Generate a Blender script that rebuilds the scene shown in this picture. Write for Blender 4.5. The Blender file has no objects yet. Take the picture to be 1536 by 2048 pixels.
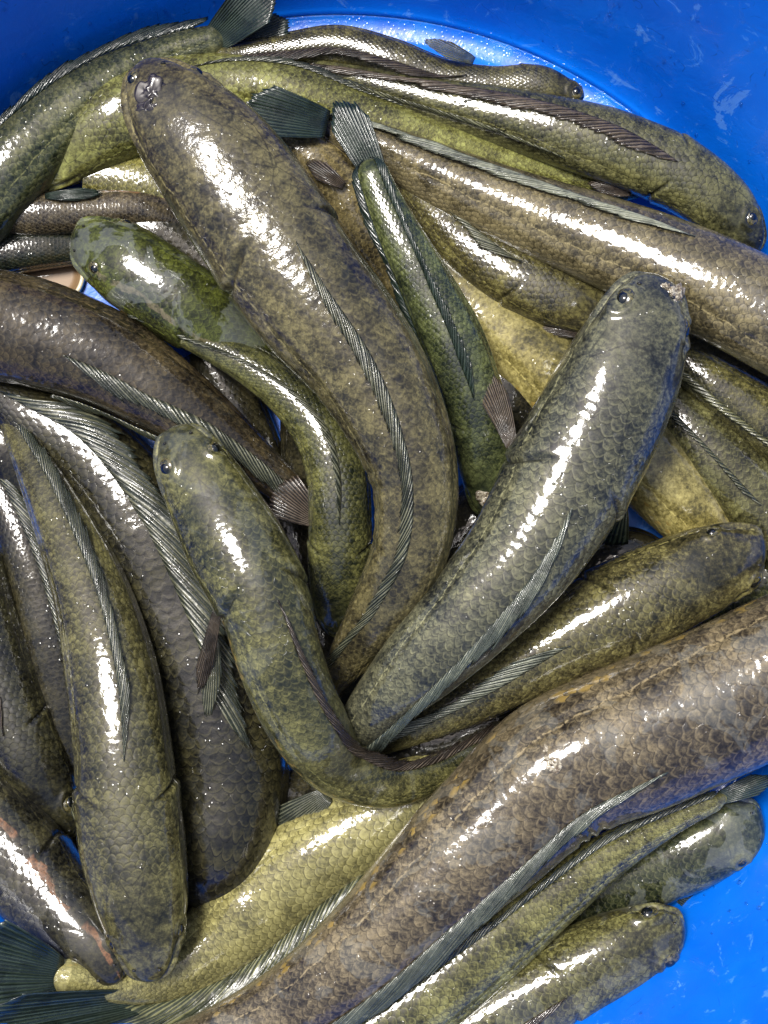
import bpy, math, random
import numpy as np
from math import radians as RAD, sin, cos, pi
C = bpy.context.scene.collection
S = 0.0004            # metres per photograph pixel: the basin is about 0.8 m across
D = 3200.0            # camera height above the basin floor, in the same units
random.seed(4); rng = np.random.RandomState(7)

# ------------------------------------------------------------------ camera, sky, sun
cam = bpy.data.objects.new('camera', bpy.data.cameras.new('camera')); C.objects.link(cam)
cam.location = (0, 0, D*S); cam.rotation_euler = (0, 0, 0)
cam.data.sensor_fit = 'VERTICAL'; cam.data.sensor_height = 24
cam.data.lens = 24*D/2048.0
cam.data.clip_start = 0.05; cam.data.clip_end = 100
bpy.context.scene.camera = cam

SUN = np.array([-0.25, 0.27, 0.93]); SUN /= np.linalg.norm(SUN)
elev = math.asin(SUN[2]); azim = math.atan2(SUN[0], SUN[1])
world = bpy.data.worlds.new("World"); bpy.context.scene.world = world; world.use_nodes = True
wn = world.node_tree; bg = wn.nodes['Background']
sky = wn.nodes.new('ShaderNodeTexSky'); sky.sky_type = 'NISHITA'; sky.sun_disc = False
sky.sun_elevation = elev; sky.sun_rotation = azim; sky.dust_density = 4.0; sky.ozone_density = 0.7
wn.links.new(sky.outputs[0], bg.inputs[0]); bg.inputs[1].default_value = 0.05
sl = bpy.data.lights.new('sun', 'SUN'); sl.energy = 1.5; sl.angle = RAD(16); sl.color = (1, 0.975, 0.93)
so = bpy.data.objects.new('sun', sl); C.objects.link(so)
from mathutils import Vector
so.rotation_euler = Vector(SUN).to_track_quat('Z', 'Y').to_euler(); so.location = (-1, 1, 2)
vs = bpy.context.scene.view_settings
vs.view_transform = 'Standard'; vs.look = 'None'; vs.exposure = 1.7; vs.gamma = 1

# ------------------------------------------------------------------ node helpers
class NT:
    def __init__(s, name):
        s.m = bpy.data.materials.new(name); s.m.use_nodes = True; s.t = s.m.node_tree
        s.b = s.t.nodes['Principled BSDF']
    def n(s, typ, **kw):
        x = s.t.nodes.new(typ)
        for k, v in kw.items(): setattr(x, k, v)
        return x
    def put(s, sock, v):
        if v is None: return
        if isinstance(v, bpy.types.NodeSocket): s.t.links.new(v, sock)
        else: sock.default_value = v
    def math(s, op, a, b=None, c=None, clamp=False):
        x = s.n('ShaderNodeMath', operation=op, use_clamp=clamp)
        s.put(x.inputs[0], a); s.put(x.inputs[1], b); s.put(x.inputs[2], c)
        return x.outputs[0]
    def mix(s, f, a, b, mode='MIX'):
        x = s.n('ShaderNodeMix', data_type='RGBA', blend_type=mode)
        s.put(x.inputs[0], f)
        for i, v in ((6, a), (7, b)):
            if isinstance(v, tuple) and len(v) == 3: v = v + (1,)
            s.put(x.inputs[i], v)
        return x.outputs[2]
    def noise(s, vec, scale, detail=4, rough=0.55, dist=0):
        x = s.n('ShaderNodeTexNoise'); s.put(x.inputs['Vector'], vec)
        x.inputs['Scale'].default_value = scale; x.inputs['Detail'].default_value = detail
        x.inputs['Roughness'].default_value = rough; x.inputs['Distortion'].default_value = dist
        return x.outputs[0]
    def ramp(s, f, a, b, lo=0.0, hi=1.0):
        x = s.n('ShaderNodeMapRange', interpolation_type='SMOOTHSTEP'); s.put(x.inputs[0], f)
        x.inputs[1].default_value = a; x.inputs[2].default_value = b
        x.inputs[3].default_value = lo; x.inputs[4].default_value = hi
        return x.outputs[0]
    def xyz(s, x_, y_, z_=0.0):
        x = s.n('ShaderNodeCombineXYZ'); s.put(x.inputs[0], x_); s.put(x.inputs[1], y_); s.put(x.inputs[2], z_)
        return x.outputs[0]
    def sep(s, v):
        x = s.n('ShaderNodeSeparateXYZ'); s.put(x.inputs[0], v); return x.outputs
    def uv(s, name):
        x = s.n('ShaderNodeUVMap'); x.uv_map = name; return x.outputs[0]
    def bump(s, h, dist, strength=1.0, normal=None):
        x = s.n('ShaderNodeBump'); s.put(x.inputs['Height'], h); x.inputs['Distance'].default_value = dist
        x.inputs['Strength'].default_value = strength
        if normal is not None: s.put(x.inputs['Normal'], normal)
        return x.outputs[0]

def skin(name, light, mid, dark, blotch=0.40, scale_line=0.7, yellow=0.0, wet=0.5, seed=0.0, spots=.45, rip=.8, streak=None, bars=0.3):
    """wet snakehead skin: UV 'scales' counts scales (u along, v around), UV 'body' = (distance in px/100, scale strength)"""
    light, mid, dark = [tuple(c*k for c, k in zip(q, (g*.98, g*.96, g*.76))) for q, g in ((light, .90), (mid, .54), (dark, .28))]
    N = NT(name)
    co = N.n('ShaderNodeTexCoord').outputs['Object']
    uvs = N.sep(N.uv('scales')); u, v = uvs[0], uvs[1]
    bd = N.sep(N.uv('body')); dist, amt = bd[0], bd[1]
    # a little irregularity in the rows
    wob = N.noise(co, 55, 2); wv = N.math('MULTIPLY', N.math('SUBTRACT', wob, 0.5), 0.7)
    u = N.math('ADD', u, wv); wob2 = N.noise(co, 70, 2); v = N.math('ADD', v, N.math('MULTIPLY', N.math('SUBTRACT', wob2, 0.5), 0.6))
    r2 = 0.62*0.62
    def lattice(off):
        vv = N.math('SUBTRACT', v, off); rv = N.math('ROUND', vv); dv = N.math('SUBTRACT', vv, rv)
        s_ = N.math('SQRT', N.math('SUBTRACT', r2, N.math('MULTIPLY', dv, dv)))
        pos = N.math('ADD', N.math('CEIL', N.math('SUBTRACT', N.math('SUBTRACT', u, s_), off)), off)
        return pos, s_, N.math('ADD', rv, off)
    pe, se, ve = lattice(0.0); po, so_, vo = lattice(0.5)
    ise = N.math('LESS_THAN', pe, po)
    def pick(a, b):
        x = N.n('ShaderNodeMix', data_type='FLOAT'); N.put(x.inputs[0], ise); N.put(x.inputs[2], b); N.put(x.inputs[3], a); return x.outputs[0]
    pos = pick(pe, po); ss = pick(se, so_); vid = pick(ve, vo)
    d = N.math('SUBTRACT', N.math('ADD', pos, ss), u)         # distance to the scale's own free rear edge, 0..~.75
    wn_ = N.n('ShaderNodeTexWhiteNoise', noise_dimensions='2D'); N.put(wn_.inputs['Vector'], N.xyz(pos, vid))
    rnd = wn_.outputs['Value']
    edge = N.ramp(d, 0.0, 0.10, 1, 0)
    root = N.ramp(N.math('ADD', d, N.math('MULTIPLY', wob, .08)), 0.50, 0.60, 0, 1)
    height = N.math('MULTIPLY', N.math('ADD', N.ramp(d, 0.0, 0.62, 1.0, 0.0), N.math('MULTIPLY', rnd, 0.25)), amt)
    # colour
    off = N.n('ShaderNodeMapping'); N.put(off.inputs[0], co); off.inputs[1].default_value = (seed*3.1, seed*1.7, seed)
    co2 = off.outputs[0]
    big = N.noise(co2, 16, 3, 0.6); med = N.noise(co2, 62, 5, 0.68, 0.4); fine = N.noise(co2, 330, 4, 0.7)
    barn = N.noise(N.xyz(N.math('MULTIPLY', dist, 1.9), N.math('MULTIPLY', v, 0.07), seed), 1.0, 4, 0.62, 0.8)
    f = N.math('ADD', N.math('MULTIPLY', big, 0.55), N.math('MULTIPLY', med, 0.75))
    f = N.math('ADD', f, N.math('MULTIPLY', N.math('SUBTRACT', barn, 0.5), bars*1.6))
    f = N.math('ADD', f, N.math('MULTIPLY', N.math('SUBTRACT', rnd, 0.5), N.math('MULTIPLY', amt, 0.09)))
    f = N.math('ADD', f, N.math('MULTIPLY', N.math('SUBTRACT', fine, 0.5), 0.85))
    col = N.mix(N.ramp(f, 0.40, 0.70), dark, mid)
    col = N.mix(N.ramp(f, 0.58, 0.98), col, light)
    dk = N.ramp(N.math('ADD', N.math('MULTIPLY', med, .7), N.math('MULTIPLY', big, .3)), 0.50, 0.64, 0, blotch*.8); col = N.mix(dk, col, dark)
    # back darker and bluer, belly paler: read from the angle stored in v relative to the rows
    av = N.math('ABSOLUTE', uvs[1])
    back = N.ramp(N.math('ADD', av, N.math('MULTIPLY', med, 3)), 1.5, 6.5, 0.45, 0.0)
    col = N.mix(back, col, tuple(c*0.75 for c in (dark[0], dark[1]*1.15, dark[2]*1.7)))
    bel = N.ramp(N.math('ADD', av, N.math('MULTIPLY', med, 2.0)), 9.0, 13.5, 0, 0.6)
    col = N.mix(bel, col, tuple(min(1, c*1.15+.01) for c in light))
    # scale borders: thin dark free edge, pale rim just before it
    line = N.math('MULTIPLY', N.ramp(N.math('ADD', d, N.math('MULTIPLY', fine, .05)), 0.05, 0.115, 1, 0), amt); rim = N.math('MULTIPLY', N.ramp(d, 0.10, 0.20, 1, 0), amt)
    col = N.mix(N.math('MULTIPLY', rim, 0.25*scale_line), col, tuple(c*1.15 for c in light))
    col = N.mix(N.math('MULTIPLY', N.math('MULTIPLY', root, amt), scale_line*.3), col, tuple(c*0.55 for c in dark))
    col = N.mix(N.math('MULTIPLY', line, min(1.0, scale_line*.95)), col, tuple(c*0.55 for c in dark))
    ll = N.math('ABSOLUTE', N.math('SUBTRACT', N.math('ADD', av, N.math('MULTIPLY', N.math('SUBTRACT', wob, .5), 1.2)), 6.3))
    col = N.mix(N.math('MULTIPLY', N.math('MULTIPLY', N.ramp(ll, .05, .16, 1, 0), N.ramp(fine, .42, .55)), .6), col, tuple(c*1.3 for c in light))
    hd = N.sep(N.uv('head')); hh, ha = hd[0], N.math('ABSOLUTE', hd[1])
    seamv = N.n('ShaderNodeTexVoronoi', feature='DISTANCE_TO_EDGE'); N.put(seamv.inputs['Vector'], N.xyz(N.math('MULTIPLY', hh, 5.5), N.math('MULTIPLY', ha, 1.9), seed)); seamv.inputs['Scale'].default_value = 1
    seam = N.math('MULTIPLY', N.ramp(N.math('ADD', seamv.outputs['Distance'], N.math('MULTIPLY', fine, .03)), .015, .05, 1, 0), N.math('MULTIPLY', N.ramp(hh, .22, .32), N.ramp(hh, .75, .95, 1, 0)))
    mouth = N.math('MULTIPLY', N.ramp(N.math('ABSOLUTE', N.math('SUBTRACT', ha, 1.11)), .02, .085, 1, 0), N.ramp(hh, .24, .32, 1, 0))
    gl = N.math('ABSOLUTE', N.math('SUBTRACT', hh, N.math('ADD', N.math('MULTIPLY', N.math('MINIMUM', ha, 1.5), .1077), .868)))
    gill = N.math('MULTIPLY', N.ramp(gl, .006, .022, 1, 0), N.ramp(ha, .42, .75))
    crease = N.math('MAXIMUM', N.math('MULTIPLY', seam, .7), N.math('MAXIMUM', mouth, N.math('MULTIPLY', gill, .8)))
    col = N.mix(N.math('MULTIPLY', crease, .85), col, tuple(c*.4 for c in dark))
    # pores and black specks
    sp = N.n('ShaderNodeTexVoronoi'); N.put(sp.inputs['Vector'], co2); sp.inputs['Scale'].default_value = 300
    col = N.mix(N.math('MULTIPLY', N.ramp(sp.outputs['Distance'], 0.05, 0.20, spots, 0), N.ramp(fine, .5, .6)), col, tuple(c*0.3 for c in dark))
    if yellow > 0:
        band = N.math('MULTIPLY', N.ramp(av, 7.8, 8.4, 0, 1), N.ramp(av, 9.6, 10.4, 1, 0))
        yn = N.math('MULTIPLY', N.math('GREATER_THAN', N.math('ADD', rnd, N.math('MULTIPLY', med, .5)), 1.22-yellow*.36), band)
        col = N.mix(N.math('MULTIPLY', yn, N.math('MULTIPLY', N.math('MULTIPLY', amt, N.ramp(d, .04, .3)), 0.6)), col, (0.36, 0.24, 0.055))
    if streak:
        band = N.math('ABSOLUTE', N.math('SUBTRACT', N.math('ADD', uvs[1], N.math('MULTIPLY', N.math('SUBTRACT', big, .5), 5.0)), streak[3]))
        sn = N.math('MULTIPLY', N.ramp(N.math('ADD', band, N.math('MULTIPLY', N.math('SUBTRACT', med, .5), 2.2)), 0.35, 0.6, 1, 0), N.ramp(N.noise(N.xyz(dist, 0.0, seed), 1.3, 2), .42, .48)); streak = streak[:3]
        col = N.mix(N.math('MULTIPLY', sn, N.ramp(fine, .35, .6, .3, .8)), col, streak)
    # sky reflection painted as a pale grey veil in smooth patches, scaled by wet
    sky_sheen = N.ramp(N.noise(co2, 24, 4, 0.6, 1.2), 0.60-wet*.1, 0.64-wet*.1)
    col = N.mix(N.math('MULTIPLY', sky_sheen, .02+max(0, wet-.55)*.45), col, (0.24, 0.26, 0.25))
    N.put(N.b.inputs['Base Color'], col)
    N.put(N.b.inputs['Roughness'], N.ramp(fine, 0.3, 0.7, 0.38, 0.55))
    N.b.inputs['Specular IOR Level'].default_value = 0.15
    fh = N.math('ADD', N.math('MULTIPLY', fine, 0.35), N.math('MULTIPLY', med, 0.5))
    b1 = N.bump(height, 0.0008, 0.9)
    b2 = N.bump(fh, 0.0011, 0.55, b1)
    N.put(N.b.inputs['Normal'], b2)
    # coat = the water film, smoother than the skin, broken by ripples and droplets
    dr = N.n('ShaderNodeTexVoronoi'); N.put(dr.inputs['Vector'], co2); dr.inputs['Scale'].default_value = 210; dr.inputs['Randomness'].default_value = 1
    drop = N.math('MULTIPLY', N.ramp(dr.outputs['Distance'], 0.0, 0.30, 1, 0), N.ramp(N.noise(co2, 45, 2), .52, .62))
    wav = N.noise(co2, 95, 3, 0.55)
    c1 = N.bump(height, 0.00032, 0.6*min(1, rip+.2))
    c2 = N.bump(wav, 0.0010, 0.36*rip, c1)
    c3 = N.bump(drop, 0.0006, 0.6, c2)
    c4 = N.bump(fine, 0.0002, 0.35*rip, c3)
    N.b.inputs['Coat Weight'].default_value = 1.0
    N.put(N.b.inputs['Coat Roughness'], N.ramp(sky_sheen, 0, 1, 0.07, 0.035))
    N.b.inputs['Coat IOR'].default_value = 1.48
    N.put(N.b.inputs['Coat Normal'], c4)
    return N.m

def fin_mat(name, web, ray, edge=None, alpha=.55):
    N = NT(name); co = N.n('ShaderNodeTexCoord').outputs['Object']
    u = N.sep(N.uv('fin')); s = N.math('FRACT', N.math('ADD', u[0], N.math('MULTIPLY', N.noise(co, 30, 2), .5)))
    tri = N.math('ABSOLUTE', N.math('SUBTRACT', s, 0.5))       # 0.5 at the ray, 0 mid web
    fine = N.noise(co, 260, 3)
    rm = N.ramp(N.math('ADD', tri, N.math('MULTIPLY', N.math('SUBTRACT', fine, .5), .35)), 0.22, 0.42)
    col = N.mix(rm, web, ray)
    col = N.mix(N.ramp(N.noise(co, 60, 3), .45, .65, 0, .6), col, tuple(c*0.4 for c in web))
    if edge: col = N.mix(N.ramp(u[1], .88, .97), col, edge)
    N.put(N.b.inputs['Base Color'], col); N.b.inputs['Roughness'].default_value = 0.34
    N.b.inputs['Coat Weight'].default_value = 0.8; N.put(N.b.inputs['Coat Roughness'], N.ramp(N.noise(co, 70, 3), .4, .6, .06, .3)); N.b.inputs['Specular IOR Level'].default_value = .25
    N.put(N.b.inputs['Normal'], N.bump(N.math('ADD', tri, N.math('MULTIPLY', fine, .4)), 0.0009, 0.8))
    N.put(N.b.inputs['Coat Normal'], N.bump(N.math('ADD', tri, fine), 0.0006, 0.6))
    N.put(N.b.inputs['Alpha'], N.ramp(N.math('ADD', rm, N.math('MULTIPLY', u[1], -.15)), -.15, .6, alpha, 1.0))
    return N.m

# ------------------------------------------------------------------ mesh helpers (units: photograph pixels, z up from the basin floor)
def W(x, y, z):
    k = (D - z)/D
    return np.array([(x-768)*k, (1024-y)*k, z])
def mesh_np(name, V, F, mat, parent=None, uvs=None, smooth=True, kind=None):
    me = bpy.data.meshes.new(name); V = np.asarray(V, np.float32)*S; F = np.asarray(F, np.int32); q = F.shape[1]
    p = parent
    while p is not None: V = V - np.array(p.location, np.float32); p = p.parent
    me.vertices.add(len(V)); me.vertices.foreach_set('co', V.ravel())
    me.loops.add(F.size); me.loops.foreach_set('vertex_index', F.ravel())
    me.polygons.add(len(F)); me.polygons.foreach_set('loop_start', np.arange(0, F.size, q, dtype=np.int32))
    me.polygons.foreach_set('loop_total', np.full(len(F), q, np.int32))
    me.update(calc_edges=True)
    if uvs:
        for k, a in uvs.items():
            L = me.uv_layers.new(name=k); L.data.foreach_set('uv', np.asarray(a, np.float32)[F.ravel()].ravel())
    me.validate()
    if smooth: me.polygons.foreach_set('use_smooth', np.ones(len(me.polygons), bool))
    if isinstance(mat, (list, tuple)):
        for m in mat: me.materials.append(m)
    else: me.materials.append(mat)
    o = bpy.data.objects.new(name, me); C.objects.link(o)
    if parent is not None: o.parent = parent
    if kind: o['kind'] = kind
    return o
def grid_faces(n, m, closed=False):
    i = np.arange(n-1)[:, None]; j = np.arange(m if closed else m-1)[None, :]; j2 = (j+1) % m
    return np.stack([i*m+j, i*m+j2, (i+1)*m+j2, (i+1)*m+j], -1).reshape(-1, 4)
def thing(name, label, cat, loc, group=None):
    o = bpy.data.objects.new(name, None); C.objects.link(o); o.empty_display_size = 0.02
    o.location = tuple(np.array(loc)*S); o['label'] = label; o['category'] = cat
    if group: o['group'] = group
    return o
def pchip(x, y, xq):
    x = np.asarray(x, float); y = np.asarray(y, float); h = np.diff(x); dl = np.diff(y)/h; n = len(x); d = np.zeros(n)
    for i in range(1, n-1):
        if dl[i-1]*dl[i] > 0:
            w1 = 2*h[i]+h[i-1]; w2 = h[i]+2*h[i-1]; d[i] = (w1+w2)/(w1/dl[i-1]+w2/dl[i])
    d[0] = dl[0]; d[-1] = dl[-1]
    k = np.clip(np.searchsorted(x, xq)-1, 0, n-2); t = (xq-x[k])/h[k]
    return ((1+2*t)*(1-t)**2*y[k] + t*(1-t)**2*h[k]*d[k] + t*t*(3-2*t)*y[k+1] + t*t*(t-1)*h[k]*d[k+1])
def catmull(P, per=40):
    P = np.asarray(P, float); A = np.vstack([2*P[0]-P[1], P, 2*P[-1]-P[-2]]); out = []
    for i in range(len(P)-1):
        p0, p1, p2, p3 = A[i:i+4]
        t1 = np.linalg.norm(p1-p0)**.5+1e-6; t2 = t1+np.linalg.norm(p2-p1)**.5+1e-6; t3 = t2+np.linalg.norm(p3-p2)**.5+1e-6
        t = np.linspace(t1, t2, per, endpoint=False)[:, None]
        a1 = (t1-t)/t1*p0+t/t1*p1; a2 = (t2-t)/(t2-t1)*p1+(t-t1)/(t2-t1)*p2; a3 = (t3-t)/(t3-t2)*p2+(t-t2)/(t3-t2)*p3
        b1 = (t2-t)/t2*a1+t/t2*a2; b2 = (t3-t)/(t3-t1)*a2+(t-t1)/(t3-t1)*a3
        out.append((t2-t)/(t2-t1)*b1+(t-t1)/(t2-t1)*b2)
    out.append(P[-1:]); return np.vstack(out)
def scale_height(u, v):
    r2 = .62**2
    def lat(off):
        vv = v-off; dv = vv-np.round(vv); s = np.sqrt(r2-dv*dv); return np.ceil(u-s-off)+off, s
    pe, se = lat(0.); po, so_ = lat(.5); e = pe < po
    d = np.where(e, pe, po)+np.where(e, se, so_)-u
    return 1-np.clip(d/.62, 0, 1)
def vnoise(x, y, seed=0):
    """cheap smooth 2-D value noise"""
    xi = np.floor(x).astype(int); yi = np.floor(y).astype(int); fx = x-xi; fy = y-yi
    h = lambda a, b: ((np.sin(a*127.1+b*311.7+seed*74.7)*43758.5453) % 1.0)
    fx = fx*fx*(3-2*fx); fy = fy*fy*(3-2*fy)
    return (h(xi, yi)*(1-fx)+h(xi+1, yi)*fx)*(1-fy)+(h(xi, yi+1)*(1-fx)+h(xi+1, yi+1)*fx)*fy

NR = 34.0
class Body:
    """a fish trunk swept along a curve. pts: (x, y, z, halfwidth, dorsal offset -1..1), snout first"""
    def __init__(b, pts, head=True, flat=0.94, seed=0, hl=None):
        P = np.array([list(W(p[0], p[1], p[2]))+[p[3]*.972*(D-p[2])/D, p[4]] for p in pts])
        xyz = catmull(P[:, :3]); seg = np.r_[0, np.cumsum(np.linalg.norm(np.diff(xyz, axis=0), axis=1))]
        kn = seg[np.arange(len(P))*40 if len(P) > 1 else 0]; kn[-1] = seg[-1]
        b.L = seg[-1]; b.hmax = P[:, 3].max(); b.head = head; b.seed = seed; b.flat = flat
        b._seg, b._xyz, b._kn = seg, xyz, kn
        hh = P[:, 3].copy()
        b._h2 = hh**2; b._o = P[:, 4]
        b.hl = (hl or 3.1*b.hmax) if head else 0; b.eyes = []
    def frame(b, s):
        s = np.clip(s, 0, b.L)
        P = np.stack([np.interp(s, b._seg, b._xyz[:, i]) for i in range(3)], -1)
        e = 14.0
        A = np.stack([np.interp(np.clip(s+e, 0, b.L), b._seg, b._xyz[:, i]) for i in range(3)], -1)
        B = np.stack([np.interp(np.clip(s-e, 0, b.L), b._seg, b._xyz[:, i]) for i in range(3)], -1)
        T = A-B; T /= np.linalg.norm(T, axis=-1, keepdims=True)
        R = np.stack([-T[..., 1], T[..., 0], 0*T[..., 0]], -1); R /= np.linalg.norm(R, axis=-1, keepdims=True)
        U = np.cross(T, R); U *= np.sign(U[..., 2:3])
        hw = np.sqrt(np.maximum(pchip(b._kn, b._h2, s), 1.0)); 
        if b.head: hw = np.where(s < 1e-6, 0.5, hw)
        hw = np.maximum(hw*np.sqrt(np.clip((b.L-s)/26.0, 0, 1)), 0.8)
        o = np.interp(s, b._kn, b._o)
        hf = b.flat*(1-0.16*np.exp(-(s/(0.5*b.hl))**2)) if b.head else b.flat+0*s
        return P, T, R, U, hw, o, hf
    def point(b, s, phi, lift=0.0):
        """surface point at distance s and world angle phi (0 = up, + = towards R)"""
        P, T, R, U, hw, o, hf = b.frame(s)
        e = 2/2.25; sx = np.sign(np.sin(phi))*np.abs(np.sin(phi))**e; cz = np.sign(np.cos(phi))*np.abs(np.cos(phi))**e
        l = np.asarray(lift)
        return P + R*((hw+l)*sx)[..., None] + U*((hw*hf+l)*cz)[..., None]
    def dorsal(b, s):
        o = np.interp(s, b._kn, b._o); return np.arcsin(np.clip(o, -.98, .98))
    def build(b, mat, parent):
        # stations along the body
        st = []; s = 0.0
        if b.head: st = [0, .4, 1.2, 2.4, 4, 6, 8.5]; s = 11.5
        w0 = 2*pi*b.hmax/NR
        def wid(s): 
            hw = b.frame(np.array([s]))[4][0]; return w0*max(hw/b.hmax, .22)**.6
        us = []; 
        while s < b.L:
            st.append(s); s += max(2.9, 0.17*wid(s))
        st.append(b.L); st = np.array(st); n = len(st)
        P, T, R, U, hw, o, hf = b.frame(st)
        wv = w0*np.maximum(hw/b.hmax, .22)**.6
        if b.head: wv[st < b.hl*.6] = wv[np.argmax(st >= b.hl*.6)]
        u = np.r_[0, np.cumsum(np.diff(st)/(1.75*wv[:-1]))]
        ph = np.r_[np.linspace(-RAD(112), RAD(112), 96), np.linspace(RAD(125), RAD(235), 8)]; m = len(ph)
        A, PH = np.meshgrid(st, ph, indexing='ij')
        d0 = b.dorsal(st)[:, None]
        rel = (PH-d0+pi) % (2*pi)-pi; v = rel/(2*pi)*NR
        UU = np.repeat(u[:, None], m, 1)
        amt = np.ones_like(A)
        if b.head:
            x = np.clip((A/b.hl-0.36)/0.30, 0, 1); amt = x*x*(3-2*x)
        amt = amt*np.clip((b.L-A)/60, .0, 1)
        disp = scale_height(UU, v)*amt*wv[:, None]*0.03
        # soft lumps of flesh
        disp += (vnoise(A/150+b.seed, v/4, b.seed)-.5)*0.045*hw[:, None]+(vnoise(A/34+b.seed, v/2.2, b.seed+9)-.5)*0.006*hw[:, None]
        # flank: a shallow furrow between the back and belly muscles, and skin folds on the inside of tight bends
        back_ = np.clip((A-b.hl)/60, 0, 1)
        disp -= 0.035*hw[:, None]*np.exp(-((np.abs(rel)-1.18)/.16)**2)*back_
        kap = np.gradient(T[:, 0], st)*R[:, 0]+np.gradient(T[:, 1], st)*R[:, 1]; kap = np.convolve(np.pad(kap, 6, 'edge'), np.ones(13)/13, 'valid')
        tight = np.clip((np.abs(kap)*hw-.13)/.2, 0, 1)[:, None]*np.clip(np.sign(kap)[:, None]*np.sin(PH)-.35, 0, 1)
        disp += tight*np.sin(A/6.5+3*vnoise(A/30, v/3, 3))*0.035*hw[:, None]*back_
        if b.head:
            a = np.abs(rel); h = A/b.hl
            # mouth: a groove along the upper lip; the lower jaw runs just outside it
            lipa = 1.12
            disp -= np.exp(-((a-lipa)/.09)**2)*np.clip(1.0-h/.30, 0, 1)**.5*np.clip(h/.02, 0, 1)*0.075*b.hmax
            disp += np.exp(-((a-lipa-.22)/.13)**2)*np.clip(1.0-h/.30, 0, 1)**.5*np.clip(h/.02, 0, 1)*0.085*b.hmax
            # eye ridge
            disp += np.exp(-((a-.80)/.20)**2-((h-.20)/.07)**2)*0.05*b.hmax
            for (es, ea, er) in b.eyes:
                q = np.sqrt(((A-es)/er)**2+(((PH-ea)*hw[:, None])/er)**2)
                disp += .25*er*np.exp(-((q-1.25)/.42)**2)*(hw[:, None] > er)
            # gill cover: a soft step curving back from the nape
            g = 0.86+0.14*np.clip(a/1.3, 0, 1.2)-.10*np.clip(a-1.3, 0, 1)
            k = np.clip((a-.42)/.35, 0, 1)
            disp -= np.exp(-((h-g)/.014)**2)*k*0.07*b.hmax
            disp += np.exp(-np.clip((g-h)/.10, 0, 9)**2)*(h < g)*k*0.045*b.hmax
            # brain-case plates: fine seams
            disp -= np.exp(-((np.abs(np.sin(a*2.6+h*7))-.0)/.05)**2)*(h > .12)*np.clip(.75-h, 0, .2)*0.03*b.hmax
            disp *= np.clip(hw/(0.35*b.hmax), 0, 1)[:, None]
        e = 2/2.25; sx = np.sign(np.sin(PH))*np.abs(np.sin(PH))**e; cz = np.sign(np.cos(PH))*np.abs(np.cos(PH))**e
        V = P[:, None]+R[:, None]*((hw[:, None]+disp)*sx)[..., None]+U[:, None]*(((hw*hf)[:, None]+disp)*cz)[..., None]
        F = grid_faces(n, m, True)
        # seam: the last angular column wraps from 235 to 248 degrees, hidden on the underside
        uv1 = np.stack([UU, v], -1).reshape(-1, 2); uv2 = np.stack([A/100., amt], -1).reshape(-1, 2)
        uv3 = np.stack([A/b.hl if b.head else A*0+9, rel], -1).reshape(-1, 2)
        return mesh_np('body', V.reshape(-1, 3), F, mat, parent, {'scales': uv1, 'body': uv2, 'head': uv3})
    def locate(b, x, y):
        """nearest station and sideways fraction for a photograph pixel"""
        s = np.linspace(0, b.L, 900); P, T, R, U, hw, o, hf = b.frame(s)
        q = np.stack([P[:, 0]*D/(D-P[:, 2]), P[:, 1]*D/(D-P[:, 2])], -1); t = np.array([x-768, 1024-y])
        i = np.argmin(np.linalg.norm(q-t, axis=1)); k = (D-P[i, 2])/D
        f = np.dot(t*k-P[i, :2], R[i, :2])/max(hw[i], 1)
        return s[i], float(np.clip(f, -1.08, 1.08))

def strip_fin(b, mat, parent, s0, s1, height, lean=1, angle=None, slant=1.3, ray=12.0, lift=4.0, name='dorsal_fin', erect=0.15, seed=0):
    """folded fin along the back: base follows the dorsal line, the web is laid over to one side"""
    nr = max(6, int((s1-s0)/ray)); per = 4; n = nr*per+1; m = 7
    s = np.linspace(s0, s1, n); t = np.linspace(0, 1, n); h = np.linspace(0, 1, m)
    rg = np.random.RandomState(int(seed*10)+3); jit = rg.uniform(.84, 1.06, nr+2)
    ph_ = np.arange(n) % per/per; tri = np.abs(ph_-.5)*2      # 1 at the ray
    pos = np.arange(nr+1)+np.r_[0, rg.uniform(-.32, .32, nr-1), 0]; s = s0+(s1-s0)*np.interp(np.arange(n)/per, np.arange(nr+1), pos)/nr
    relief = np.interp(np.arange(n)/per, np.arange(nr+2), rg.uniform(.25, 1.1, nr+2))
    Hh = height*np.clip(t/.06, 0, 1)**.6*np.clip((1-t)/.05, 0, 1)**.5*(0.9+.2*np.sin(t*9+seed))
    Hh = Hh*(0.88+0.12*tri)*np.interp(np.arange(n)/per, np.arange(nr+2), jit)
    d0 = b.dorsal(s) if angle is None else b.dorsal(s)+angle
    hwl = b.frame(s)[4]
    SS = s[:, None]+2.1*slant*Hh[:, None]*h[None]
    ang = d0[:, None]+lean*(Hh/np.maximum(hwl, 14))[:, None]*h[None]*(1-erect)
    wob = 1.8*np.sin(s/23.+seed*2)[:, None]*h[None]
    lft = 1.0+(lift*np.sin(np.pi*np.clip(h, 0, 1)*.72))[None]*(.6+.4*np.sin(s/31.+seed))[:, None]+(tri*relief*4.2)[:, None]*np.clip(h*3, 0, 1)[None]+erect*Hh[:, None]*h[None]+wob
    SSc = np.clip(SS, 0, b.L+0)
    V = b.point(SSc, ang, lft)
    V = V+(SS-SSc)[..., None]*b.frame(np.full_like(SS, b.L))[1]
    uv = np.stack([np.repeat((np.arange(n)/per)[:, None], m, 1), np.repeat(h[None], n, 0)], -1).reshape(-1, 2)
    o = mesh_np(name, V.reshape(-1, 3), grid_faces(n, m), mat, parent, {'fin': uv})
    md = o.modifiers.new('thickness', 'SOLIDIFY'); md.thickness = 1.6*S; md.offset = 0
    return o

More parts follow.
